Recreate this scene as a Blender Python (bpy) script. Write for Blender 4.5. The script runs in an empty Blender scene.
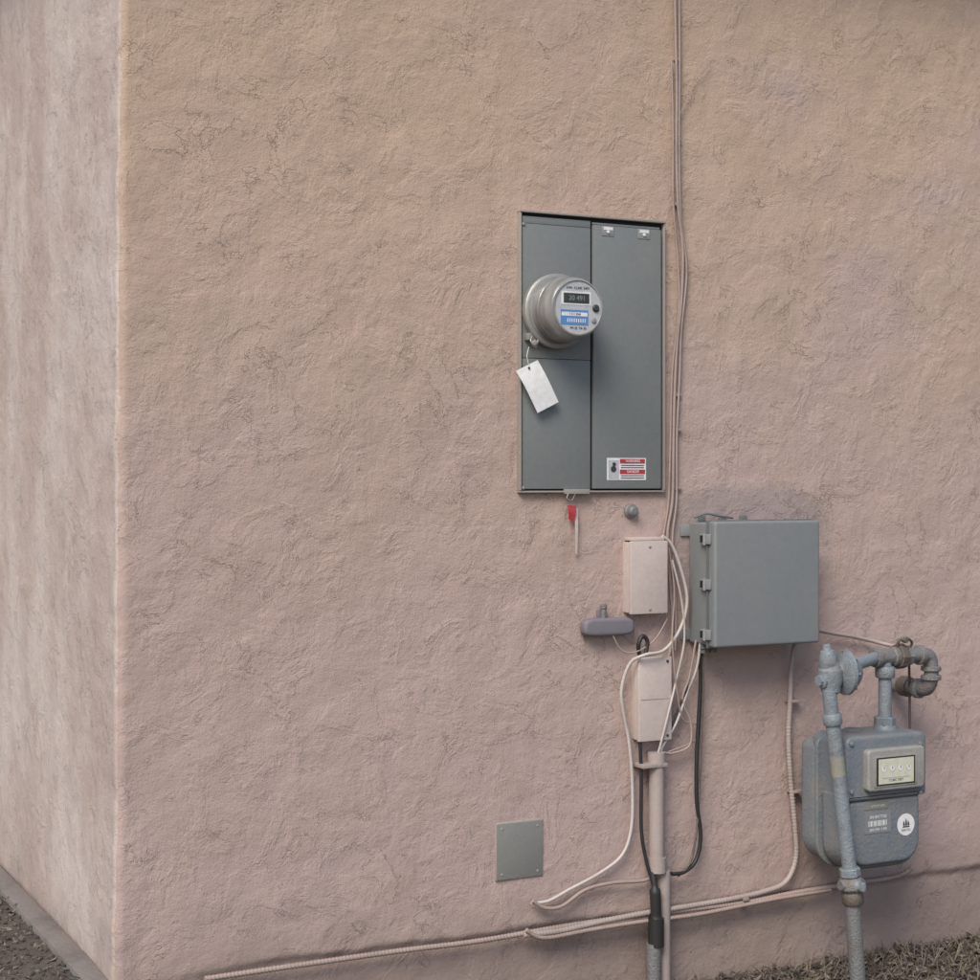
import bpy, bmesh, math, random
from mathutils import Vector, noise, Matrix
random.seed(7)
S=bpy.context.scene
# ------------------------------------------------ survey geometry (front wall = plane y=0, corner x=0)
F=1690.0; PSI=math.atan(F/3310.0); cs,sn=math.cos(PSI),math.sin(PSI)
CX,D,H=-0.96,3.67,1.31
def W(px,py,d=0.0):
    a=(px-490)/F; b=(480-py)/F
    t=(D-d)/(cs-a*sn)
    return Vector((CX+t*(sn+a*cs),-d,H+t*b))
def mpp(px,d=0.0):
    a=(px-490)/F
    return (D-d)/(cs-a*sn)/F
# ------------------------------------------------ materials
def nt(name):
    m=bpy.data.materials.new(name); m.use_nodes=True
    n=m.node_tree; n.nodes.clear()
    o=n.nodes.new('ShaderNodeOutputMaterial'); b=n.nodes.new('ShaderNodeBsdfPrincipled')
    n.links.new(b.outputs[0],o.inputs[0]); return m,n,b
class G:
    def __init__(s,n): s.n=n; s.tc=n.nodes.new('ShaderNodeTexCoord')
    def L(s,a,b): s.n.links.new(a,b)
    def mapping(s,scale=(1,1,1),loc=(0,0,0)):
        m=s.n.nodes.new('ShaderNodeMapping'); m.inputs['Scale'].default_value=scale; m.inputs['Location'].default_value=loc
        s.L(s.tc.outputs['Object'],m.inputs[0]); return m.outputs[0]
    def noise(s,scale,detail=4,rough=.55,vec=None,dist=0):
        m=s.n.nodes.new('ShaderNodeTexNoise'); m.inputs['Scale'].default_value=scale
        m.inputs['Detail'].default_value=detail; m.inputs['Roughness'].default_value=rough; m.inputs['Distortion'].default_value=dist
        s.L(vec if vec is not None else s.tc.outputs['Object'],m.inputs['Vector']); return m.outputs[0]
    def ramp(s,v,lo,hi,a=0.,b=1.):
        m=s.n.nodes.new('ShaderNodeMapRange'); m.interpolation_type='SMOOTHSTEP'
        m.inputs[1].default_value=lo; m.inputs[2].default_value=hi; m.inputs[3].default_value=a; m.inputs[4].default_value=b
        s.L(v,m.inputs[0]); return m.outputs[0]
    def math(s,op,a,b=None):
        m=s.n.nodes.new('ShaderNodeMath'); m.operation=op
        for i,v in enumerate((a,b)):
            if v is None: continue
            if isinstance(v,(int,float)): m.inputs[i].default_value=v
            else: s.L(v,m.inputs[i])
        return m.outputs[0]
    def mix(s,f,a,b,mode='MIX'):
        m=s.n.nodes.new('ShaderNodeMix'); m.data_type='RGBA'; m.blend_type=mode
        for i,v in ((0,f),(6,a),(7,b)):
            if isinstance(v,(int,float)): m.inputs[i].default_value=v
            elif isinstance(v,tuple): m.inputs[i].default_value=(*v,1)
            else: s.L(v,m.inputs[i])
        return m.outputs[2]
    def bump(s,h,dist,strength=1.,prev=None):
        m=s.n.nodes.new('ShaderNodeBump'); m.inputs['Strength'].default_value=strength; m.inputs['Distance'].default_value=dist
        s.L(h,m.inputs['Height'])
        if prev is not None: s.L(prev,m.inputs['Normal'])
        return m.outputs[0]
def painted(name,col,rough=.55,dirt=.35,dirtcol=(.16,.12,.10),metal=0.,bump=.0006,scale=30):
    m,n,b=nt(name); g=G(n)
    n1=g.noise(scale*.25,4,.65); n2=g.noise(scale*6,2,.6)
    c=g.mix(g.ramp(n1,.42,.75,0,dirt),col,dirtcol)
    c=g.mix(g.ramp(n2,.3,.7,0,.18),c,tuple(min(1,x*1.35) for x in col))
    g.L(c,b.inputs['Base Color'])
    g.L(g.ramp(n1,.3,.7,rough-.08,rough+.15),b.inputs['Roughness'])
    b.inputs['Metallic'].default_value=metal
    g.L(g.bump(g.noise(scale*3,3,.6),bump),b.inputs['Normal'])
    return m
ENC=W(752,545); PN=W(590,352)
def stucco(name,left=False):
    m,n,b=nt(name); g=G(n)
    sep=n.nodes.new('ShaderNodeSeparateXYZ'); g.L(g.tc.outputs['Object'],sep.inputs[0])
    x,z=sep.outputs[0],sep.outputs[2]
    big=g.noise(1.1,3,.55); mid=g.noise(5,4,.6); fine=g.noise(30,4,.62); grain=g.noise(220,2,.8)
    if not left:
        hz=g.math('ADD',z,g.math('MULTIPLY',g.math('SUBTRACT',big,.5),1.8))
        c=g.mix(g.ramp(hz,.3,2.5),(.435,.328,.302),(.475,.35,.264))  # warm bounce light up high, mauve low: light gradient painted into albedo
        pv=g.noise(1.6,4,.6,g.mapping((1,1,1.2),(3.1,0,7.7)))
        pm=g.math('MULTIPLY',g.ramp(pv,.44,.72),g.ramp(x,.5,2.0,.1,.7))
        c=g.mix(pm,c,(.445,.338,.33))
        c=g.mix(g.ramp(mid,.42,.72,0,.35),c,(.40,.295,.235))
    else:
        st=g.noise(2.2,5,.65,g.mapping((1.3,1.3,.9)))
        c=g.mix(g.ramp(st,.33,.67),(.465,.365,.32),(.58,.495,.45))
        c=g.mix(g.ramp(g.noise(9,5,.7,g.mapping((1.2,1.2,.85))),.50,.75,0,.45),c,(.42,.325,.28))
    c=g.mix(g.ramp(fine,.52,.8,0,.25),c,(.36,.27,.225))
    c=g.mix(g.ramp(fine,.44,.2,0,.25),c,(.56,.45,.385))
    c=g.mix(g.ramp(grain,.28,.46,.26,0),c,(.27,.19,.15))
    k=g.noise(7.5,6,.64,None,.5)
    ridge=g.ramp(g.math('ABSOLUTE',g.math('SUBTRACT',k,.53)),0,.009,1,0)
    patch=g.ramp(g.noise(3.6,3,.6,g.mapping((1,1,1),(9,3,2))),.54,.66)
    k2=g.noise(21,4,.6,g.mapping((1,1,1.25),(4,1,6)),.4)
    ridge2=g.ramp(g.math('ABSOLUTE',g.math('SUBTRACT',k2,.55)),0,.013,1,0)
    patch2=g.ramp(g.noise(9,2,.6,g.mapping((1,1,1),(1,8,4))),.54,.64)
    pit=g.math('MAXIMUM',g.math('MULTIPLY',ridge,patch),g.math('MULTIPLY',ridge2,patch2))
    plate=g.ramp(k,.47,.57)
    c=g.mix(g.math('MULTIPLY',pit,.15),c,(.25,.18,.145))
    c=g.mix(g.ramp(plate,0,1,0,.08),c,(.58,.46,.39))
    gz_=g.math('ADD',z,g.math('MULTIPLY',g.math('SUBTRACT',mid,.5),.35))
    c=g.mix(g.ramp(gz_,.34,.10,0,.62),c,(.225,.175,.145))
    if not left:
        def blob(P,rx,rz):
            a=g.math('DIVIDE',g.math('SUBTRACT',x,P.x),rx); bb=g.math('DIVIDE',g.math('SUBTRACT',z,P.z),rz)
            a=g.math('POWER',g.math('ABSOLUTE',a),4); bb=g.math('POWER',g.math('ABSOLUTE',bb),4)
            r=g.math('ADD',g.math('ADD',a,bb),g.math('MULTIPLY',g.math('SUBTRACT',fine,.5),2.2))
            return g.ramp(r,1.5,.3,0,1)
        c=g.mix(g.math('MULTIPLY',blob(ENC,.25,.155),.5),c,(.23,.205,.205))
    g.L(c,b.inputs['Base Color']); b.inputs['Roughness'].default_value=.93
    b.inputs['Specular IOR Level'].default_value=.2
    h=g.math('MULTIPLY',plate,.0011)
    h=g.math('ADD',h,g.math('MULTIPLY',fine,.0028))
    h=g.math('SUBTRACT',h,g.math('MULTIPLY',pit,.0012))
    h=g.math('ADD',h,g.math('MULTIPLY',grain,.0013))
    h=g.math('ADD',h,g.math('MULTIPLY',mid,.009))
    g.L(g.bump(h,1.0),b.inputs['Normal']); return m
def plain(name,col,rough=.6,metal=0.,bump=0.0004):
    m,n,b=nt(name); g=G(n)
    c=g.mix(g.ramp(g.noise(60,4,.65),.35,.75,0,.35),col,tuple(v*.6 for v in col))
    g.L(c,b.inputs['Base Color']); b.inputs['Roughness'].default_value=rough; b.inputs['Metallic'].default_value=metal
    return m
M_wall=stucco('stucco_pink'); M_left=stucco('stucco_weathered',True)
M_panel=painted('panel_grey_paint',(.172,.185,.182),.5,.45,(.235,.21,.185),scale=12)
M_panel2=painted('panel_rim_paint',(.29,.265,.24),.6,.5,(.36,.26,.21))
M_dark=plain('dark_gap',(.012,.012,.013),.8)
M_plastic=painted('enclosure_plastic',(.185,.20,.205),.5,.35,(.24,.215,.19),bump=.0003,scale=9)
M_plasticd=painted('enclosure_plastic_dark',(.12,.13,.135),.55,.2)
M_plasticl=painted('enclosure_clips',(.24,.25,.255),.5,.2)
M_box=painted('painted_box',(.52,.44,.405),.6,.4,(.37,.29,.25),scale=14)
M_pvc=painted('painted_conduit',(.36,.30,.275),.6,.6,(.23,.185,.16))
M_cable=painted('painted_cable',(.34,.26,.23),.65,.6,(.19,.145,.125))
M_cablew=painted('white_cable',(.50,.45,.42),.55,.5,(.27,.22,.19))
M_black=plain('black_cable',(.025,.023,.024),.5)
M_gas=painted('gas_grey_paint',(.155,.175,.195),.48,.75,(.235,.21,.185),bump=.002,scale=38)
M_gasl=painted('gas_light_paint',(.21,.24,.265),.42,.8,(.13,.12,.11),bump=.003,scale=60)
M_idx=painted('index_housing_paint',(.29,.285,.265),.5,.7,(.20,.17,.14),bump=.0015,scale=50)
M_pipe=painted('weathered_pipe',(.20,.20,.20),.45,.8,(.14,.105,.08),metal=.2,bump=.003,scale=55)
M_rust=painted('rusty_pipe',(.145,.12,.10),.6,.7,(.085,.06,.045),metal=.2,bump=.003,scale=50)
M_purple=painted('grounding_plastic',(.17,.155,.18),.6,.3,(.22,.17,.16))
M_white=plain('white_label',(.74,.73,.72),.5); M_paper=plain('paper',(.80,.79,.78),.8)
M_red=plain('red_label',(.42,.04,.05),.5); M_ink=plain('ink',(.04,.04,.05),.6)
M_blue=plain('blue_label',(.10,.24,.50),.5); M_face=plain('meter_face',(.46,.47,.48),.35)
M_lcd=plain('lcd',(.035,.04,.04),.15); M_lcdl=plain('lcd_segments',(.25,.27,.24),.4)
M_steel=painted('steel',(.33,.325,.31),.42,.3,(.2,.17,.15),metal=.4)
M_cover=painted('cover_plate_paint',(.215,.215,.20),.5,.6,(.28,.235,.20),metal=.1,scale=25)
M_coverr=painted('cover_plate_edge',(.34,.30,.27),.5,.5,(.26,.22,.19),scale=25)
M_yel=plain('aged_dial',(.60,.59,.47),.45); M_badge=painted('badge',(.20,.21,.22),.45,.2)
M_patina=painted('yellow_overspray',(.27,.26,.20),.6,.9,(.19,.19,.19),scale=70)
M_conc=painted('concrete',(.19,.165,.15),.9,.7,(.10,.085,.075),bump=.004,scale=24)
def glassy(name,col):
    m,n,b=nt(name); b.inputs['Roughness'].default_value=.34
    b.inputs['Metallic'].default_value=.05; b.inputs['Coat Weight'].default_value=.4; b.inputs['Coat Roughness'].default_value=.15
    g=G(n); v=g.noise(7,3,.5,g.mapping((1,3,1)))
    g.L(g.mix(g.ramp(v,.35,.65),tuple(c*.6 for c in col),tuple(min(1,c*1.15) for c in col)),b.inputs['Base Color']); return m
M_cyl=glassy('meter_cover',(.28,.28,.27))
# ------------------------------------------------ mesh helpers
def empty(name,loc=(0,0,0)):
    e=bpy.data.objects.new(name,None); e.location=loc; e.empty_display_size=.1; S.collection.objects.link(e); return e
def emit(name,bm,mat,parent=None,smooth=False,angle=35):
    me=bpy.data.meshes.new(name); bm.normal_update(); bm.to_mesh(me); bm.free()
    for m in (mat if isinstance(mat,list) else [mat]): me.materials.append(m)
    o=bpy.data.objects.new(name,me); S.collection.objects.link(o)
    if smooth:
        for p in me.polygons: p.use_smooth=True
        try: me.set_sharp_from_angle(angle=math.radians(angle))
        except Exception: pass
    if parent is not None:
        o.parent=parent; o.matrix_parent_inverse=Matrix.Translation(-Vector(parent.location))
    return o
def box(name,x0,x1,z0,z1,d0,d1,mat,parent,bev=.002,seg=2):
    bm=bmesh.new(); bmesh.ops.create_cube(bm,size=1)
    for v in bm.verts:
        v.co=Vector(((x0+x1)/2+v.co.x*(x1-x0),-(d0+d1)/2+v.co.y*abs(d1-d0),(z0+z1)/2+v.co.z*(z1-z0)))
    if bev>0: bmesh.ops.bevel(bm,geom=bm.edges[:],offset=bev,segments=seg,profile=.6,affect='EDGES')
    return emit(name,bm,mat,parent,True,50)
def pbox(name,px0,py0,px1,py1,d0,d1,mat,parent,bev=.002):
    a=W(px0,py1,d1); b=W(px1,py0,d1)
    am=W((px0+px1)/2,py1,d1).z; bm_=W((px0+px1)/2,py0,d1).z
    return box(name,a.x,b.x,am,bm_,d0,d1,mat,parent,bev)
def crom(pts,n):
    P=[Vector(p) for p in pts]
    if len(P)<3 or n<=1: return P
    out=[]
    for i in range(len(P)-1):
        p0=P[max(i-1,0)];p1=P[i];p2=P[i+1];p3=P[min(i+2,len(P)-1)]
        for k in range(n):
            t=k/n
            out.append(.5*((2*p1)+(p2-p0)*t+(2*p0-5*p1+4*p2-p3)*t*t+(3*p1-p0-3*p2+p3)*t**3))
    out.append(P[-1]); return out
def sweep(name,pts,r,mat,parent,seg=10,n=8,rib=0,pitch=.006,rlist=None):
    P=crom(pts,n)
    if rib:
        Q=[P[0]]
        for a,b in zip(P,P[1:]):
            L=(b-a).length; k=max(1,int(L/(pitch/3)))
            for i in range(1,k+1): Q.append(a.lerp(b,i/k))
        P=Q
    bm=bmesh.new(); rings=[]; up=None; s=0
    for i,p in enumerate(P):
        t=(P[min(i+1,len(P)-1)]-P[max(i-1,0)]).normalized()
        if up is None: up=t.orthogonal().normalized()
        up=(up-t*up.dot(t)).normalized(); bi=t.cross(up)
        if i: s+=(p-P[i-1]).length
        rr=r if rlist is None else rlist[min(int(i/max(1,n)),len(rlist)-1)]
        if rib: rr=r*(1+rib*math.sin(s/pitch*2*math.pi))
        rings.append([bm.verts.new(p+(up*math.cos(2*math.pi*k/seg)+bi*math.sin(2*math.pi*k/seg))*rr) for k in range(seg)])
    for A,B in zip(rings,rings[1:]):
        for k in range(seg): bm.faces.new((A[k],A[(k+1)%seg],B[(k+1)%seg],B[k]))
    bm.faces.new(rings[0][::-1]); bm.faces.new(rings[-1])
    bmesh.ops.recalc_face_normals(bm,faces=bm.faces[:])
    return emit(name,bm,mat,parent,True,60)
def lathe(name,origin,axis,prof,mat,parent,seg=40,smooth=True,angle=30,caps=True):
    ax=Vector(axis).normalized(); u=ax.orthogonal().normalized(); v=ax.cross(u); o=Vector(origin)
    bm=bmesh.new(); R=[]
    for h,r in prof:
        R.append([bm.verts.new(o+ax*h+(u*math.cos(2*math.pi*k/seg)+v*math.sin(2*math.pi*k/seg))*max(r,1e-5)) for k in range(seg)])
    for A,B in zip(R,R[1:]):
        for k in range(seg): bm.faces.new((A[k],A[(k+1)%seg],B[(k+1)%seg],B[k]))
    if caps: bm.faces.new(R[0][::-1]); bm.faces.new(R[-1])
    bmesh.ops.recalc_face_normals(bm,faces=bm.faces[:])
    return emit(name,bm,mat,parent,smooth,angle)
def prism(name,outline,d0,d1,mat,parent,bev=.004,seg=3):
    bm=bmesh.new()
    A=[bm.verts.new((x,-d0,z)) for x,z in outline]; B=[bm.verts.new((x,-d1,z)) for x,z in outline]
    n=len(A); f0=bm.faces.new(A[::-1]); f1=bm.faces.new(B)
    for k in range(n): bm.faces.new((A[k],A[(k+1)%n],B[(k+1)%n],B[k]))
    bmesh.ops.recalc_face_normals(bm,faces=bm.faces[:])
    if bev: bmesh.ops.bevel(bm,geom=list(set(f0.edges[:]+f1.edges[:])),offset=bev,segments=seg,profile=.6,affect='EDGES')
    return emit(name,bm,mat,parent,True,40)
def quad(name,pts,mat,parent,thick=.0006,curl=0.):
    bm=bmesh.new(); p=[Vector(q) for q in pts]; N=6
    g=[[bm.verts.new(p[0].lerp(p[1],i/N).lerp(p[3].lerp(p[2],i/N),j/N)+Vector((0,-curl*math.sin(math.pi*j/N*1.3),0))) for i in range(N+1)] for j in range(N+1)]
    for j in range(N):
        for i in range(N): bm.faces.new((g[j][i],g[j][i+1],g[j+1][i+1],g[j+1][i]))
    r=bmesh.ops.extrude_face_region(bm,geom=bm.faces[:])
    for v in [e for e in r['geom'] if isinstance(e,bmesh.types.BMVert)]: v.co.y-=thick
    bmesh.ops.recalc_face_normals(bm,faces=bm.faces[:])
    return emit(name,bm,mat,parent,False)
def text(name,body,loc,size,mat,parent,align='CENTER'):
    c=bpy.data.curves.new(name,'FONT'); c.body=body; c.size=size; c.align_x=align; c.align_y='CENTER'; c.extrude=.0002
    o=bpy.data.objects.new(name+'_t',c); S.collection.objects.link(o)
    bpy.context.view_layer.update()
    me=bpy.data.meshes.new_from_object(o); bpy.data.objects.remove(o)
    me.materials.clear(); me.materials.append(mat)
    R=Matrix.Translation(Vector(loc))@Matrix.Rotation(math.radians(90),4,'X'); me.transform(R)
    o=bpy.data.objects.new(name,me); S.collection.objects.link(o); o.parent=parent
    o.matrix_parent_inverse=Matrix.Translation(-Vector(parent.location)); return o
# ------------------------------------------------ ground
def sst(a,b,x):
    t=max(0,min(1,(x-a)/(b-a))); return t*t*(3-2*t)
def gz(x,y):
    return .19*(1-sst(.05,1.2,x))+.012*noise.noise(Vector((x*2.1,y*2.1,1)))*(1 if abs(x)<8 and abs(y)<8 else 0)
def axis(lo,hi,step,far):
    a=[]; v=lo
    while v<hi+1e-6: a.append(v); v+=step
    e=[];k=step;q=hi
    while q<far: k*=1.5;q+=k;e.append(q)
    f=[];k=step;q=lo
    while q>-far: k*=1.5;q-=k;f.append(q)
    return f[::-1]+a+e
xs=axis(-1.5,3.5,.05,400); ys=axis(-4.5,2.5,.05,400)
bm=bmesh.new(); g=[[bm.verts.new((x,y,gz(x,y))) for x in xs] for y in ys]
for j in range(len(ys)-1):
    for i in range(len(xs)-1): bm.faces.new((g[j][i],g[j][i+1],g[j+1][i+1],g[j+1][i]))
m,n,b=nt('dry_dirt'); q=G(n)
c=q.mix(q.ramp(q.noise(6,6,.65),.35,.65),(.13,.10,.08),(.20,.165,.13))
c=q.mix(q.ramp(q.noise(120,5,.7),.4,.7,0,.6),c,(.07,.055,.045))
q.L(c,b.inputs['Base Color']); b.inputs['Roughness'].default_value=.95
q.L(q.bump(q.noise(90,6,.7),.02),b.inputs['Normal'])
emit('ground',bm,m,None,True,180)
# ------------------------------------------------ house
house=empty('stucco_house')
def wob(u,z):
    return .006*noise.noise(Vector((u*1.7,z*1.7,3.3)))+.0026*noise.noise(Vector((u*9,z*9,8)))+.0009*noise.noise(Vector((u*24,z*26,5)))
U=[-6,-5,-4,-3,-2.4,-2]; v=-1.6
while v<2.8: U.append(v); v+=(.005 if -.04<v<.04 else .011)
U+=[3,3.5,4,5,6,7]
Z=[-.3,-.2,-.1]; v=0.
while v<2.62: Z.append(v); v+=(.006 if .15<v<.26 else .011)
Z+=[2.7,2.8,2.9,3.0]
R=.014
LE=[-.010+.0045*z-.01*max(0,.5-z)+.004*noise.noise(Vector((0,z*2.3,5)))+.0025*noise.noise(Vector((0,z*14,5)))+.001*noise.noise(Vector((0,z*45,5))) for z in Z]
def wallpos(u,z,le):
    w=wob(u,z); rec=.012*(1-sst(.19,.215,z+.010*noise.noise(Vector((u*4,0,0)))+.004*noise.noise(Vector((u*22,0,3)))))
    k=math.exp(-abs(u)/.25)
    if abs(u)<R*1.6:
        a=(u/(R*1.6)+1)/2*math.pi/2; rr=R*1.6
        return Vector((rr-rr*math.cos(a)+le*k-math.cos(a)*w, rr-rr*math.sin(a)-math.sin(a)*w,z))
    if u<0: return Vector((le*k-w,-u,z))
    return Vector((u+le*k,-w+rec*min(1,max(0,(u-.05)/.3)),z))
bm=bmesh.new(); g=[[bm.verts.new(wallpos(u,z,le)) for u in U] for z,le in zip(Z,LE)]
for j in range(len(Z)-1):
    for i in range(len(U)-1):
        f=bm.faces.new((g[j][i],g[j][i+1],g[j+1][i+1],g[j+1][i]))
        if (U[i]+U[i+1])/2<-.003+.006*noise.noise(Vector((0,Z[j]*18,9))): f.material_index=1
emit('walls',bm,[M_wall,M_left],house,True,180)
M_roof=plain('roof_shingle',(.12,.09,.075),.9)
M_trim=plain('added_eave_boards',(.40,.27,.18),.8)
bm=bmesh.new()
for pts in (((7,0,-.3),(7,6,-.3),(7,6,3),(7,0,3)),((0,6,-.3),(7,6,-.3),(7,6,3),(0,6,3))):
    bm.faces.new([bm.verts.new(p) for p in pts])
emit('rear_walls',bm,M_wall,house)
bm=bmesh.new(); o=.2
c=[(-o,-o,3.0),(7+o,-o,3.0),(7+o,6+o,3.0),(-o,6+o,3.0)]
t=[(2.5,3,4.1),(4.5,3,4.1)]
cv=[bm.verts.new(p) for p in c]; tv=[bm.verts.new(p) for p in t]
bm.faces.new((cv[0],cv[1],tv[1],tv[0])); bm.faces.new((cv[1],cv[2],tv[1])); bm.faces.new((cv[2],cv[3],tv[0],tv[1])); bm.faces.new((cv[3],cv[0],tv[0]))
emit('roof',bm,M_roof,house)
box('added_eave_soffit',-o,7+o,2.93,2.99,o,-6-o,M_trim,house,.004)  # unseen eave, added to darken the wall top and bounce warm light
box('footing_strip',-.062,-.004,.0,.205,.12,-5.5,M_conc,house,.008)
# ------------------------------------------------ electrical panel
pan=empty('electrical_panel',W(590,355))
x0,x1=W(517,300).x,W(662,300).x; zt,zb=1.973,1.279
xm=W(591,300,.01).x
box('back_can',x0+.004,x1-.004,zb+.004,zt-.004,-.03,.005,M_dark,pan,0)  # near-black back: inner shadow line around the doors put into colour
rw=.0055
box('rim_top',x0,x1,zt-rw,zt,-.01,.019,M_panel2,pan,.001)
box('rim_bottom',x0,x1,zb,zb+rw*.8,-.01,.014,M_panel2,pan,.001)
box('rim_side_a',x0,x0+rw*.9,zb+rw*.8+.0004,zt-rw-.0004,-.01,.016,M_panel2,pan,.001)
box('rim_side_b',x1-rw*.8,x1,zb+rw*.8+.0004,zt-rw-.0004,-.01,.016,M_panel2,pan,.001)
zs=W(550,359,.01).z
box('meter_cover_plate',x0+.009,xm-.003,zs+.0006,zt-.032,.005,.0125,M_panel,pan,.0012)
box('top_plate',x0+.009,xm-.003,zt-.0312,zt-.014,.005,.0120,M_panel,pan,.001)
box('lower_cover',x0+.009,xm-.003,zb+.009,zs-.0004,.005,.0118,M_panel,pan,.0012)
box('breaker_door',xm+.003,x1-.013,zb+.009,zt-.023,.005,.017,M_panel,pan,.003)
box('door_top_strip',xm+.003,x1-.015,zt-.0218,zt-.0165,.005,.012,M_panel,pan,.001)
for px,py in ((608,231),(644,234)):
    pbox('latch_label',px-6,py-5,px+6,py+5,.0172,.0182,M_steel,pan,.0003)
    pbox('latch_highlight',px-4,py-4,px+5,py-1,.0183,.0190,M_white,pan,0)
    lathe('latch_screw',W(px,py+1,.018),(0,-1,0),[(0,.004),(.003,.004),(.0035,.003)],M_white,pan,12)
def Lb(px0,py0,px1,py1,m,d,nm): return pbox(nm,px0,py0,px1,py1,d-.0006,d,m,pan,0)
Lb(607,458,646,480,M_white,.0178,'warning_label')
Lb(620,459,645,463.5,M_red,.0184,'label_red_bar'); Lb(620,469.5,645,474,M_red,.0184,'label_red_bar')
for y in (465,467.2,475.2,477.5): Lb(621,y,644,y+.9,M_ink,.0182,'label_text_line')
Lb(608.5,460,619,479,M_face,.0182,'label_pictogram_field')
p=W(613.5,469,.0186)
lathe('label_pictogram',p,(0,-1,0),[(0,.008),(.0005,.008)],M_ink,pan,16)
lathe('label_pictogram',p+Vector((.002,0,.012)),(0,-1,0),[(0,.005),(.0004,.005)],M_ink,pan,16)
text('label_word','WARNING',W(633,461.2,.0187),.009,M_white,pan); text('label_word','DANGER',W(633,471.7,.0187),.009,M_white,pan)
pbox('hasp',566,489,590,494,.0,.022,M_panel2,pan,.001)
sweep('hasp_wire',[W(569,492,.02),W(567,498,.024),W(572,500,.024),W(575,494,.02)],.0012,M_steel,pan,6)
for px,py in ((523,224),(523,488),(655,486)):
    lathe('screw',W(px,py,.011),(0,-1,0),[(0,.004),(.004,.004),(.005,.002)],M_steel,pan,12)
# ------------------------------------------------ electric meter
C=W(553,312,.012); em=empty('electric_meter',C)
lathe('socket_hub',C,(0,-1,0),[(0,.088),(.006,.088),(.010,.084),(.014,.080)],M_panel,em,56)
lathe('sealing_ring',C+Vector((0,-.012,0)),(0,-1,0),[(0,.080),(0,.090),(.003,.0925),(.014,.0925),(.017,.089),(.018,.084)],M_steel,em,64)
lathe('cover',C+Vector((0,-.028,0)),(0,-1,0),[(0,.083),(.004,.083),(.006,.0785),(.03,.078),(.032,.0795),(.036,.0795),(.038,.0775),(.068,.0765),(.08,.075),(.088,.0725),(.093,.069),(.0945,.066)],M_cyl,em,64)
fc=C+Vector((0,-.1228,0))
lathe('face_plate',fc,(0,-1,0),[(0,.064),(.0006,.064)],M_face,em,56)
lathe('face_bezel',fc,(0,-1,0),[(0,.0625),(0,.069),(.0025,.0685),(.0035,.0655),(.0006,.0635)],M_cyl,em,56,caps=False)
def fb(nm,x0_,x1_,z0_,z1_,m,d=.0012): return box(nm,fc.x+x0_,fc.x+x1_,fc.z+z0_,fc.z+z1_,-fc.y+.0003,-fc.y+d,m,em,0)
fb('display_frame',-.046,.036,.006,.038,M_white,.0014); fb('display',-.040,.031,.010,.034,M_lcd,.002)
text('display_digits','20 491',(fc.x-.003,fc.y-.0023,fc.z+.022),.017,M_lcdl,em)
fb('blue_label',-.048,.028,-.042,-.006,M_blue,.0016)
fb('label_white_band',-.046,.026,-.021,-.012,M_white,.002)
for i in range(9): fb('barcode',-.030+i*.006,-.0275+i*.006,-.036,-.027,M_white,.002)
text('meter_text','kWh  CL200  240V',(fc.x,fc.y-.0014,fc.z+.047),.008,M_ink,em)
text('meter_text','7 311 2048',(fc.x-.009,fc.y-.0022,fc.z-.0165),.007,M_ink,em)
text('meter_text','FM 2S  TA 30',(fc.x,fc.y-.0014,fc.z-.050),.008,M_ink,em)
lathe('reset_knob',fc+Vector((.049,0,.0)),(0,-1,0),[(0,.009),(.004,.009),(.006,.006)],M_lcd,em,20)
lathe('optical_port',fc+Vector((.044,0,-.030)),(0,-1,0),[(0,.0065),(.003,.0065),(.004,.004)],M_steel,em,20)
p=C+Vector((-.066,-.02,-.066))
box('ring_lock_lug',p.x-.016,p.x+.012,p.z-.008,p.z+.010,.008,.034,M_steel,em,.003)
sweep('seal_wire',[p+Vector((-.01,-.012,0)),p+Vector((-.018,-.02,-.012)),p+Vector((-.004,-.02,-.026)),p+Vector((.006,-.012,-.008))],.0022,M_steel,em,6)
lathe('seal_body',p+Vector((-.008,-.018,-.016)),(0,-1,0),[(0,.007),(.006,.007),(.007,.005)],M_panel2,em,14)
# paper tag
tag=empty('paper_tag',W(538,386,.03))
quad('tag_sheet',[W(516,371,.030),W(537.5,360,.030),W(559,402,.034),W(538,413,.034)],M_paper,tag,.0006,.003)
sweep('tag_string',[W(529,366,.034),W(527,356,.036),W(529,347,.036)],.0009,M_white,tag,6)
lathe('tag_eyelet',W(529,368,.034),(0,-1,0),[(0,.003),(.001,.003)],M_ink,tag,12)
rf=empty('seal_flag',W(574,510,.01))
quad('flag',[W(567,505,.012),W(576,506,.012),W(574,523,.016),W(569,519,.014)],M_red,rf,.001,.003)
quad('strap',[W(574,508,.010),W(577.5,508,.010),W(577.5,554,.012),W(575.5,554,.012)],M_box,rf,.001,.002)
kb=empty('wall_knockout_cap',W(632,511,.01))
lathe('cap',W(630,511,0),(0,-1,0),[(0,.019),(.006,.019),(.010,.015),(.02,.013),(.024,.009),(.025,.004)],M_pipe,kb,20)
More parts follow.
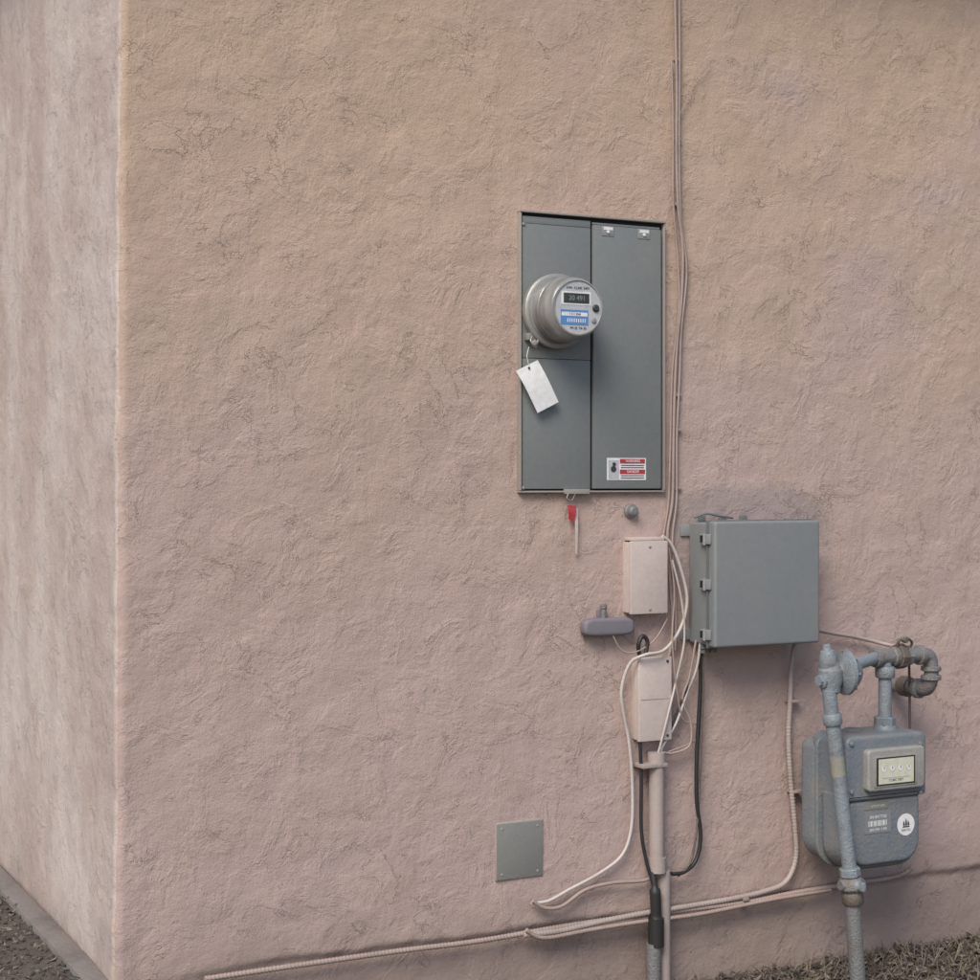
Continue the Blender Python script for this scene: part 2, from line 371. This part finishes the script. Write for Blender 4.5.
# ------------------------------------------------ small utility boxes
def ubox(nm,px0,py0,px1,py1,d,mat,lip):
    e=empty(nm,W((px0+px1)/2,(py0+py1)/2,0))
    a=W(px0,py1,d); b=W(px1,py0,d)
    za=W((px0+px1)/2,py1,d).z; zb_=W((px0+px1)/2,py0,d).z
    box('base',a.x+.003,b.x-.003,za+.003,zb_-.003,-.01,d-.012,mat,e,.003)
    box('cover',a.x,b.x,za,zb_,d-.0118,d,mat,e,.004)
    cx=(a.x+b.x)/2
    if lip:
        box('hood',a.x+.006,b.x-.006,zb_+.0004,zb_+.009,0,d-.006,mat,e,.003)
        for zz in (za+.012,zb_-.014): lathe('screw',(cx,-d,zz),(0,-1,0),[(0,.0035),(.002,.0035),(.003,.002)],M_pvc,e,12)
    else:
        for zz in (za+.012,zb_-.012): lathe('screw',(b.x-.014,-d,zz),(0,-1,0),[(0,.0035),(.002,.0035),(.003,.002)],M_black,e,12)
        box('cover_seam',a.x+.006,b.x-.006,(za+zb_)/2-.0008,(za+zb_)/2+.0008,d,d+.0008,M_pvc,e,0)
    return e
ubox('utility_box',631,541,668,614,.045,M_box,True)
ubox('utility_box',639,657,672,741,.040,M_box,False)
gt=empty('grounding_terminal',W(609,626,.02))
c0=W(584,627,.03); c1=W(634,627,.03)
zc=W(609,627,.03).z; hh=9*mpp(609,.03)
out=[]
L=c1.x-c0.x
for k in range(28):
    a=2*math.pi*k/28; ex=abs(math.cos(a))**.35*math.copysign(1,math.cos(a)); ez=abs(math.sin(a))**.6*math.copysign(1,math.sin(a))
    out.append(((c0.x+c1.x)/2+ex*L/2,zc+ez*hh))
prism('housing',out,.004,.036,M_purple,gt,.010,4)
for px in (592,600,608,616,624):
    lathe('terminal_screw',W(px,631,.030),(0,-.1,-1),[(0,.004),(.006,.004),(.007,.003)],M_dark,gt,12)
q0=W(604,617,.02); lathe('stem',(q0.x,-.018,q0.z-.01),(0,0,1),[(0,.007),(.03,.007),(.032,.009),(.040,.009),(.042,.005)],M_pipe,gt,14)
box('mount_tab',q0.x-.011,q0.x+.011,q0.z-.004,q0.z+.018,-.008,.010,M_purple,gt,.002)
# ------------------------------------------------ telecom enclosure
te=empty('telecom_enclosure',W(754,584,.06))
dF=.128
a=W(715,647,dF); b=W(820,522,dF); zt_=W(767,521,dF).z; zb_=W(767,645.5,dF).z
box('body',a.x+.004,b.x-.004,zb_+.004,zt_-.004,.004,dF-.034,M_plastic,te,.006,3)
box('lid',a.x,b.x,zb_,zt_,dF-.0325,dF,M_plastic,te,.008,4)
box('lid_lip',a.x-.003,b.x+.003,zb_-.003,zt_+.003,dF-.036,dF-.031,M_plasticd,te,.002)
for f in (.10,.50,.86):
    z=zb_+(zt_-zb_)*f
    box('latch_plate',a.x-.0075,a.x-.0005,z-.013,z+.013,dF-.058,dF-.014,M_plasticl,te,.002)
    lathe('hinge_pin',(a.x-.009,-(dF-.034),z-.015),(0,0,1),[(0,.0042),(.030,.0042)],M_plasticl,te,12)
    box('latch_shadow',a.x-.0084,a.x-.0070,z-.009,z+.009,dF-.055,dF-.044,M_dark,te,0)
for f in (.08,.92):
    z=zb_+(zt_-zb_)*f; box('mount_ear',a.x-.022,a.x+.008,z-.014,z+.014,.0,.008,M_plasticl,te,.002)
for f in (.22,.42,.62):
    x=a.x+(b.x-a.x)*f-.03; box('top_ear',x-.010,x+.010,zt_-.008,zt_+.012,.0,.008,M_plasticd,te,.002)
sweep('top_wire',[(a.x+.01,-.02,zt_+.008),(a.x+.04,-.03,zt_+.018),(a.x+.08,-.03,zt_+.012),(a.x+.13,-.02,zt_+.006)],.003,M_plasticd,te,8)
z=zb_+(zt_-zb_)*.52
lathe('side_lock',(b.x-.002,-(dF-.035),z),(1,0,0),[(0,.009),(.008,.009),(.010,.006),(.018,.006)],M_rust,te,16)
for x in (a.x+.02,a.x+.05): lathe('cable_gland',(x,-.045,zb_+.008),(0,0,-1),[(0,.014),(.016,.014),(.02,.010),(.028,.010)],M_plasticd,te,18)
# ------------------------------------------------ cover plate
cp=empty('blank_cover_plate',W(519,850))
A=W(496,878,.006); B=W(543,821,.006)
zA=W(519,878.5,.006).z; zB=W(519,821.5,.006).z
box('plate_edge',A.x,B.x,zA,zB,-.01,.005,M_coverr,cp,.001)
box('plate',A.x+.002,B.x-.002,zA+.002,zB-.002,.003,.0064,M_cover,cp,.001)
for fx,fz in ((.12,.1),(.88,.1),(.12,.9),(.88,.9)):
    lathe('screw',(A.x+(B.x-A.x)*fx,-.006,zA+(zB-zA)*fz),(0,-1,0),[(0,.003),(.0015,.003),(.002,.001)],M_coverr,cp,12)
# ------------------------------------------------ conduits
pc=empty('electrical_conduit',W(656,860,.03))
def V(px,y0,y1,d,r,mat,par,nm):
    a=W(px,y0,d); b=W(px,y1,d); return lathe(nm,b,(0,0,1),[(0,r),(a.z-b.z,r)],mat,par,24,True,40)
V(656.5,759,862,.03,.0195,M_pvc,pc,'upper_pipe')
V(656.5,752,764,.03,.023,M_pvc,pc,'pipe_collar')
V(657,857,872,.03,.0235,M_pvc,pc,'coupling')
V(664,870,1010,.026,.0165,M_pvc,pc,'lower_pipe')
V(653.5,943,1010,.042,.019,M_pipe,pc,'stub_pipe')
pbox('strap',643,764,668,768,.0,.052,M_pvc,pc,.002)
V(656,918,946,.045,.0205,M_black,pc,'black_boot')
sweep('black_taper',[W(652,872,.035),W(655,890,.045),W(656,920,.045)],.016,M_black,pc,14,8,rlist=[.008,.014,.019])
def cab(name,pts,r,mat,**k):
    e=empty(name,W(pts[0][0],pts[0][1],.02))
    P=[W(p[0]+random.uniform(-.7,.7),p[1],p[2] if len(p)>2 else .012) for p in pts]
    sweep('sheath',P,r,mat,e,8,8,**k); return e
def clip(par,px,py,d=.012,w=.02):
    p=W(px,py,0); box('clip',p.x-w/2,p.x+w/2,p.z-.004,p.z+.004,-.004,d,M_cable,par,.002)
c1_=cab('overhead_cable',[(675,-25),(676,30),(676.5,90),(677,150),(678,205),(683,250),(682,300),(677,345),(675,400),(673.5,450),(673,500),(668,535),(670,580),(672,620),(671,648),(668,660)],.0040,M_cable)
for y in (60,140,205,395,430,488): clip(c1_,676,y)
cab('overhead_cable',[(679,-25),(679,60),(679,150),(681,220),(686,270),(682,330),(679,380),(677,440),(677,500),(673,540),(676,600),(675,650)],.0032,M_cable)
cab('overhead_cable',[(672,60),(673,130),(673,200),(678,262),(679,310),(673,370),(671,440),(669,500),(664,530),(662,545)],.0028,M_cable)
cab('crack_strand',[(677,122),(685,104),(691,92),(698,76),(710,64)],.0012,M_cable)  # thin swept strand standing in for a wispy wall crack
cab('telephone_cable',[(662,536,.03),(672,545,.03),(681,570,.03),(687,600,.03),(680,628,.03),(664,650,.05),(645,655,.055),(629,664,.03),(622,690,.02),(624,715,.02),(629,745,.02),(633,790,.02),(631,830,.02),(622,856,.02),(598,874,.02),(570,889,.02),(548,901,.02),(531,903,.018)],.0044,M_cablew)
cab('telephone_cable',[(533,901,.024),(545,908,.024),(562,906,.024),(585,890,.024),(612,883,.024),(640,881,.024),(656,876,.024),(668,871,.03)],.0048,M_cable)
cab('telephone_cable',[(672,560,.03),(682,600,.03),(684,640,.03),(676,680,.03),(668,712,.05),(660,745,.04),(657,757,.03)],.0030,M_cablew)
cab('telephone_cable',[(669,548,.03),(674,590,.03),(673,640,.05),(677,690,.04),(684,720,.03),(700,724,.02),(696,740,.02),(668,752,.03)],.0022,M_cable)
cab('drop_cable',[(701,640,.05),(697,668,.04),(688,690,.03),(676,722,.03),(664,745,.03),(658,758,.03)],.0038,M_cablew)
cab('drop_cable',[(696,640,.05),(689,676,.04),(682,700,.03),(690,722,.03),(690,745,.03),(674,753,.03),(661,752,.03)],.0032,M_cable)
cab('black_drop_cable',[(700,640,.045),(700,680,.03),(699,720,.025),(697,760,.025),(697,800,.025),(701,835,.025),(696,860,.025),(684,872,.03),(672,874,.03)],.0052,M_black)
cab('black_drop_cable',[(703,642,.045),(703,690,.03),(701,740,.025),(699,790,.025),(696,830,.025),(690,862,.03),(678,876,.03)],.0030,M_rust)
cab('black_drop_cable',[(640,742,.03),(641,780,.03),(642,830,.03),(646,862,.035),(652,882,.04),(655,900,.045)],.0048,M_black)
cab('black_drop_cable',[(705,640,.045),(701,660,.03),(690,684,.03),(680,706,.03),(668,738,.03)],.0030,M_black)
cab('black_drop_cable',[(640,655,.02),(639,645,.03),(643,636,.03),(648,642,.03),(645,656,.03)],.0055,M_black)
cab('bonding_wire',[(612,632,.03),(622,650,.03),(636,652,.03),(655,640,.03),(668,618,.03)],.0020,M_cable)
fx=cab('flexible_conduit',[(796,643,.03),(791,668,.022),(790,700,.02),(789,735,.02),(791,780,.02),(795,825,.02),(796,858,.02),(786,882,.02),(762,892,.02),(730,899,.02),(690,906,.022),(640,914,.03),(600,922,.022),(560,931,.022),(524,935,.022)],.0072,M_pvc,rib=.16,pitch=.009)
for px,py in ((790,700),(792,790)): clip(fx,px,py,.03,.034)
clip(fx,740,897,.03,.018)
cab('flexible_conduit',[(205,979,.016),(300,965,.016),(400,951,.016),(480,941,.016),(560,927,.016),(640,915,.018),(668,912,.020),(740,903,.018),(800,892,.02),(850,884,.02),(895,877,.03),(911,868,.04)],.0066,M_cable,rib=.16,pitch=.009)
cab('flexible_conduit',[(526,930,.030),(545,938,.030),(590,930,.032),(640,922,.034),(700,914,.030),(770,900,.026),(830,890,.022)],.0055,M_cable,rib=.14,pitch=.008)
cab('gas_bond_cable',[(818,630,.06),(832,633,.03),(855,637,.02),(880,643,.03),(902,648,.09)],.0052,M_pvc,rib=.1,pitch=.008)
# ------------------------------------------------ gas meter
gm=empty('gas_meter',W(880,800,.15))
dF=.235
def gx(px,d=dF): return W(px,800,d).x
def gzz(py,d=dF): return W(885,py,d).z
xL,xR=gx(846),gx(924); zT,zB=gzz(734),gzz(871)
def shell(x0,x1,z0,z1,rb,rt,n=8):
    o=[]
    for cx,cz,a0,r in ((x1-rt,z1-rt,0,rt),(x0+rt,z1-rt,90,rt),(x0+rb,z0+rb,180,rb),(x1-rb,z0+rb,270,rb)):
        for k in range(n+1):
            a=math.radians(a0+90*k/n); o.append((cx+r*math.cos(a),cz+r*math.sin(a)))
    return o
zM=gzz(797)
prism('rear_pan',shell(xL-.008,xR-.002,zB+.008,zT-.020,.07,.03),.045,.13,M_gas,gm,.034,6)
prism('case_flange',shell(xL-.016,xR+.006,zB-.002,zT-.008,.075,.03),.126,.138,M_gas,gm,.003)
prism('front_case',shell(xL-.006,xR,zB+.004,zM+.02,.07,.012),.136,dF-.012,M_gas,gm,.022,5)
prism('front_pan',shell(xL+.014,xR-.014,zB+.018,zM-.004,.055,.012),dF-.02,dF,M_gas,gm,.012,4)
prism('upper_case',shell(xL-.004,xR+.004,zM-.004,zT,.01,.022),.10,dF+.006,M_gas,gm,.012,4)
prism('index_housing',shell(gx(868,.26),gx(925,.26),gzz(791,.26),gzz(749,.26),.012,.012),dF,dF+.026,M_idx,gm,.006,3)
di=dF+.028
prism('index_bezel',shell(gx(874,di),gx(917,di),gzz(787,di),gzz(756,di),.005,.005),di-.004,di,M_idx,gm,.001,2)
box('index_recess',gx(876.5,di),gx(915,di),gzz(785.5,di),gzz(757.5,di),di,di+.0006,M_lcd,gm,0)
box('index_plate',gx(878.5,di),gx(913.5,di),gzz(784,di),gzz(759,di),di,di+.0012,M_yel,gm,0)
for i in range(4):
    cx=gx(883.7+i*8.3,di); lathe('dial_rim',(cx,-di-.0012,gzz(769,di)),(0,-1,0),[(0,.0082),(.0004,.0082)],M_face,gm,20)
    lathe('dial',(cx,-di-.0016,gzz(769,di)),(0,-1,0),[(0,.0072),(.0003,.0072)],M_white,gm,20)
    box('dial_hand',cx-.0008,cx+.0008,gzz(769,di)-.001,gzz(769,di)+.006,di+.002,di+.0026,M_ink,gm,0)
box('index_text',gx(882,di),gx(909,di),gzz(778.4,di),gzz(777.4,di),di+.0013,di+.0018,M_face,gm,0)
text('index_words','CUBIC FEET',(gx(896,di),-di-.0014,gzz(780.8,di)),.009,M_ink,gm)
d2=dF+.001
box('serial_badge',gx(865,d2),gx(891,d2),gzz(832,d2),gzz(811,d2),dF-.0005,dF+.0015,M_badge,gm,0)
text('badge_words','SN 0417733',(gx(878,d2),-dF-.0018,gzz(816,d2)),.011,M_white,gm)
for i in range(14):
    xx=gx(868,d2)+i*.0045; box('badge_barcode',xx,xx+.001+.001*(i%3),gzz(825,d2),gzz(819.5,d2),dF+.0016,dF+.002,M_white,gm,0)
text('badge_words','250 CFH  5 PSI',(gx(878,d2),-dF-.0018,gzz(828.6,d2)),.009,M_white,gm)
box('upper_badge',gx(866,.245),gx(890,.245),gzz(809,.245),gzz(801,.245),dF-.0005,dF+.0013,M_cover,gm,0)
text('badge_words','UTILITY GAS',(gx(878,d2),-dF-.0016,gzz(805,d2)),.008,M_yel,gm)
p=Vector((gx(906,d2),-dF,gzz(827,d2)))
lathe('round_sticker',p,(0,-1,0),[(0,.0285),(.001,.0285)],M_white,gm,36)
for dx,h in ((-.0075,.013),(0,.019),(.0075,.013)): lathe('sticker_flame',p+Vector((dx,-.0011,-.003)),(0,0,1),[(0,.0008),(.003,.0028),(h*.6,.0022),(h,.0004)],M_ink,gm,10)
box('sticker_base',p.x-.011,p.x+.011,p.z-.007,p.z-.004,dF+.0011,dF+.0016,M_ink,gm,0)
text('sticker_text','GAS CO.',p+Vector((0,-.0014,-.0140)),.008,M_ink,gm)
for px in (851,920):
    for py in (744,792): lathe('case_bolt',W(px,py,dF+.006),(0,-1,0),[(0,.006),(.005,.006),(.006,.003)],M_gasl,gm,6,False)
d3=.165
N=W(885,735,d3)
lathe('outlet_boss',(N.x,-d3,zT-.008),(0,0,1),[(0,.034),(.012,.032),(.022,.026)],M_gas,gm,24)
N2=W(852,735,.14)
lathe('inlet_boss',(N2.x,-.14,zT-.015),(0,0,1),[(0,.032),(.012,.030),(.02,.02)],M_gas,gm,24)
# ------------------------------------------------ gas piping
gp=empty('gas_pipe',W(885,690,d3))
def pipe(nm,a,b,r,mat=M_pipe,seg=20,par=gp):
    a=Vector(a);b=Vector(b); return lathe(nm,a,b-a,[(0,r),((b-a).length,r)],mat,par,seg,True,40)
def nut(nm,c,ax,r,h,mat=M_pipe,par=gp):
    c=Vector(c); ax=Vector(ax).normalized()
    return lathe(nm,c-ax*h/2,ax,[(0,r*.9),(h*.1,r),(h*.9,r),(h,r*.9)],mat,par,8,True,25)
def ring(nm,c,ax,r,h,mat=M_pipe,par=gp):
    c=Vector(c); ax=Vector(ax).normalized()
    return lathe(nm,c-ax*h/2,ax,[(0,r*.88),(h*.15,r),(h*.85,r),(h,r*.88)],mat,par,24,True,50)
zt1=W(885,657,d3).z
pipe('riser_neck',(N.x,-d3,zT),(N.x,-d3,zt1),.0175,M_gasl)
nut('swivel_nut',(N.x,-d3,W(885,722,d3).z),(0,0,1),.029,.030,M_gas)
ring('collar',(N.x,-d3,W(885,672,d3).z),(0,0,1),.026,.03,M_gasl)
lathe('tee_body',(N.x-.038,-d3,zt1),(1,0,0),[(0,.022),(.002,.026),(.014,.026),(.018,.022),(.058,.022),(.062,.026),(.074,.026),(.076,.022)],M_pipe,gp,24)
E1=W(931,655,d3); E1.z=zt1
nut('union',(N.x+.050,-d3,zt1),(1,0,0),.034,.026,M_rust)
nut('union_b',(N.x+.073,-d3,zt1),(1,0,0),.028,.018,M_pipe)
zlow=W(931,690,d3).z
sweep('street_elbow',[(N.x+.07,-d3,zt1),(E1.x-.035,-d3,zt1),(E1.x-.008,-d3,zt1-.006),(E1.x,-d3,zt1-.034),(E1.x,-d3,zlow+.03),(E1.x-.002,-d3+.012,zlow+.006),(E1.x-.004,-d3+.04,zlow),(E1.x-.004,.02,zlow)],.0195,M_pipe,gp,18,8)
ring('elbow_bead',(E1.x-.040,-d3,zt1),(1,0,0),.027,.016); ring('elbow_bead',(E1.x,-d3,zt1-.038),(0,0,1),.027,.014)
ring('elbow_bead',(E1.x,-d3,zlow+.034),(0,0,1),.027,.014); ring('elbow_bead',(E1.x-.004,-d3+.045,zlow),(0,1,0),.027,.018)
ring('wall_coupling',(E1.x-.004,-.07,zlow),(0,1,0),.028,.035,M_rust)
sweep('sense_line',[W(909,652,.14),W(909.5,690,.10),W(910,742,.08)],.0036,M_rust,gp,8)
sweep('bond_clamp',[W(897,650,.17),W(899,641,.18),W(906,638,.19),W(912,643,.18),W(907,652,.17)],.0035,M_rust,gp,8)
nut('clamp_screw',W(905,640,.19),(0,-1,0),.008,.014,M_rust)
rp=empty('gas_riser',W(850,880,.26))
a=W(829,690,.25); b=W(851,882,.26); c=W(859,1000,.26)
pipe('service_riser',a,b,.0185,M_gasl,20,rp)
pipe('lower_riser',b,c,.0205,M_pipe,20,rp)
ax=(b-a).normalized()
ring('riser_coupling',b+ax*.04,ax,.028,.034,M_rust,rp)
ring('riser_coupling',a+ax*.075,ax,.0245,.03,M_gasl,rp)
nut('valve_nut',b-ax*.026,ax,.027,.022,M_gasl,rp)
lathe('valve_body',b-ax*.016,ax,[(0,.018),(.006,.028),(.018,.034),(.030,.034),(.042,.024),(.044,.018)],M_pipe,rp,22)
lathe('valve_plug',b+ax*.006+Vector((-.036,0,0)),(1,0,0),[(0,.012),(.008,.016),(.064,.016),(.072,.012)],M_pipe,rp,16)
lathe('valve_stem',b+ax*.006,(0,-1,0),[(0,.015),(.030,.015),(.034,.010),(.042,.010)],M_gasl,rp,16)
box('valve_head',b.x-.006,b.x+.006,b.z-.014,b.z+.008,.298,.312,M_gasl,rp,.002)
pipe('overspray_band',a+ax*.17,a+ax*.22,.0188,M_patina,20,rp)
# ------------------------------------------------ regulator
rg=empty('gas_regulator',W(838,675,.25))
rc=W(832,676,.245)
lathe('valve_body',rc+Vector((-.004,0,-.045)),(0,0,1),[(0,.018),(.006,.025),(.02,.026),(.035,.032),(.06,.032),(.072,.024),(.082,.020)],M_gasl,rg,24)
lathe('diaphragm_case',rc+Vector((.004,0,.008)),(1,-.15,0),[(0,.022),(.016,.026),(.026,.050),(.030,.058),(.038,.058),(.041,.052),(.052,.044),(.064,.034),(.072,.024),(.076,.012)],M_gasl,rg,36)
lathe('spring_tower',rc+Vector((-.010,0,.02)),(-.12,0,1),[(0,.022),(.010,.024),(.03,.022),(.045,.018),(.047,.012),(.06,.010),(.062,.006)],M_gasl,rg,20)
lathe('side_plug',rc+Vector((-.022,0,-.01)),(-1,0,0),[(0,.02),(.012,.02),(.014,.014),(.022,.014)],M_gasl,rg,8,True,20)
for k in range(8):
    an=2*math.pi*k/8; q0=rc+Vector((.030,-.004+.052*math.cos(an),.008+.052*math.sin(an)))
    lathe('case_screw',q0,(1,-.15,0),[(0,.0045),(.014,.0045)],M_gas,rg,8)
pipe('outlet_nipple',rc+Vector((.07,.02,.018)),(N.x-.03,-d3,zt1),.0165,M_gasl,18,rg)
# ------------------------------------------------ litter and gravel
def mesh_obj(name,V_,F_,I_,mats):
    me=bpy.data.meshes.new(name); me.from_pydata(V_,[],F_)
    for m in mats: me.materials.append(m)
    me.polygons.foreach_set('material_index',I_)
    o=bpy.data.objects.new(name,me); S.collection.objects.link(o); return o
def leaves(name,n,x0,x1,y0,y1,mats,sz,extra=None):
    V_=[];F_=[];I_=[]
    for i in range(n):
        x=random.uniform(x0,x1); y=random.uniform(y0,y1)
        z=gz(x,y)+random.uniform(.001,.020); l=random.uniform(*sz); w=l*random.uniform(.15,.5)
        a=random.uniform(0,6.28); t=Vector((math.cos(a),math.sin(a),random.uniform(-.5,.7))).normalized()
        s_=t.cross(Vector((random.uniform(-.5,.5),random.uniform(-.5,.5),1))).normalized(); nn=t.cross(s_)
        c=Vector((x,y,z)); k=len(V_)
        V_+= [c-t*l,c-s_*w+nn*w*.3,c+t*l,c+s_*w+nn*w*.3]; F_.append((k,k+1,k+2,k+3)); I_.append(random.randrange(len(mats)))
    return mesh_obj(name,V_,F_,I_,mats)
LM=[plain('dry_leaf_'+str(i),c,.85) for i,c in enumerate([(.13,.10,.075),(.08,.06,.045),(.20,.165,.13),(.05,.04,.033),(.11,.10,.095)])]
def blades(name,n,x0,x1,mats):
    V_=[];F_=[];I_=[]
    for i in range(n):
        x=random.uniform(x0,x1); y=-abs(random.gauss(0,.25))-.01
        z=gz(x,y); h=random.uniform(.015,.07); a=random.uniform(0,6.28); w=.0018
        l=Vector((random.uniform(-.8,.8),random.uniform(-.8,.5),1)).normalized()
        s_=Vector((math.cos(a),math.sin(a),0))*w; c=Vector((x,y,z)); k=len(V_)
        V_+=[c-s_,c+s_,c+l*h*.6+s_*.7,c+l*h+Vector((0,0,-h*.15)),c+l*h*.6-s_*.7]
        F_.append((k,k+1,k+2,k+3,k+4)); I_.append(random.randrange(len(mats)))
    return mesh_obj(name,V_,F_,I_,mats)
leaves('leaf_litter',20000,.9,3.2,-.9,.0,LM,(.005,.018))
blades('dry_grass',2000,1.3,3.2,[LM[0],LM[2],plain('straw',(.22,.18,.13),.85)])
leaves('leaf_litter',4500,-1.2,-.06,-.6,2.2,LM,(.005,.016))
tb=bmesh.new(); bmesh.ops.create_icosphere(tb,subdivisions=1,radius=1); tv=[v.co.copy() for v in tb.verts]; tf=[[v.index for v in f.verts] for f in tb.faces]; tb.free()
V_=[];F_=[];I_=[]
for i in range(4500):
    x=random.uniform(-1.0,-.06); y=random.uniform(-.5,2.0); r=random.uniform(.003,.009)
    mt=Matrix.Translation((x,y,gz(x,y)+r*.3))@Matrix.Rotation(random.uniform(0,6),4,Vector((random.random(),random.random(),1)).normalized())@Matrix.Diagonal((r,r*random.uniform(.6,1),r*random.uniform(.5,.8),1))
    k=len(V_); V_+=[mt@v for v in tv]; F_+=[[j+k for j in f] for f in tf]; I_+=[random.randrange(3)]*len(tf)
mesh_obj('gravel',V_,F_,I_,[plain('stone_a',(.10,.09,.08),.9),plain('stone_b',(.16,.14,.12),.9),plain('stone_c',(.06,.055,.05),.9)])
# ------------------------------------------------ light, sky, camera
w=bpy.data.worlds.new('World'); S.world=w; w.use_nodes=True; n=w.node_tree
sky=n.nodes.new('ShaderNodeTexSky'); sky.sky_type='NISHITA'; sky.sun_disc=False
sd=Vector((-.54,-.50,.74)).normalized()
el=math.asin(sd.z); sky.sun_elevation=el; sky.sun_rotation=math.atan2(sd.x,sd.y)
sky.dust_density=2; bg=n.nodes['Background']; bg.inputs[1].default_value=.15
n.links.new(sky.outputs[0],bg.inputs[0])
l=bpy.data.lights.new('sun','SUN'); l.energy=2.9; l.angle=math.radians(28); l.color=(1,.95,.875)
lo=bpy.data.objects.new('sun',l); S.collection.objects.link(lo); lo.rotation_euler=sd.to_track_quat('Z','Y').to_euler(); lo.location=(-3,-4,6)
cam=bpy.data.cameras.new('camera'); co=bpy.data.objects.new('camera',cam); S.collection.objects.link(co); S.camera=co
cam.sensor_width=36; cam.lens=F/980*36; cam.shift_y=-10/980; cam.clip_end=2000
co.location=(CX,-D,H); co.rotation_euler=(math.radians(90),0,-PSI)
S.view_settings.view_transform='Standard'; S.view_settings.look='None'; S.view_settings.exposure=0
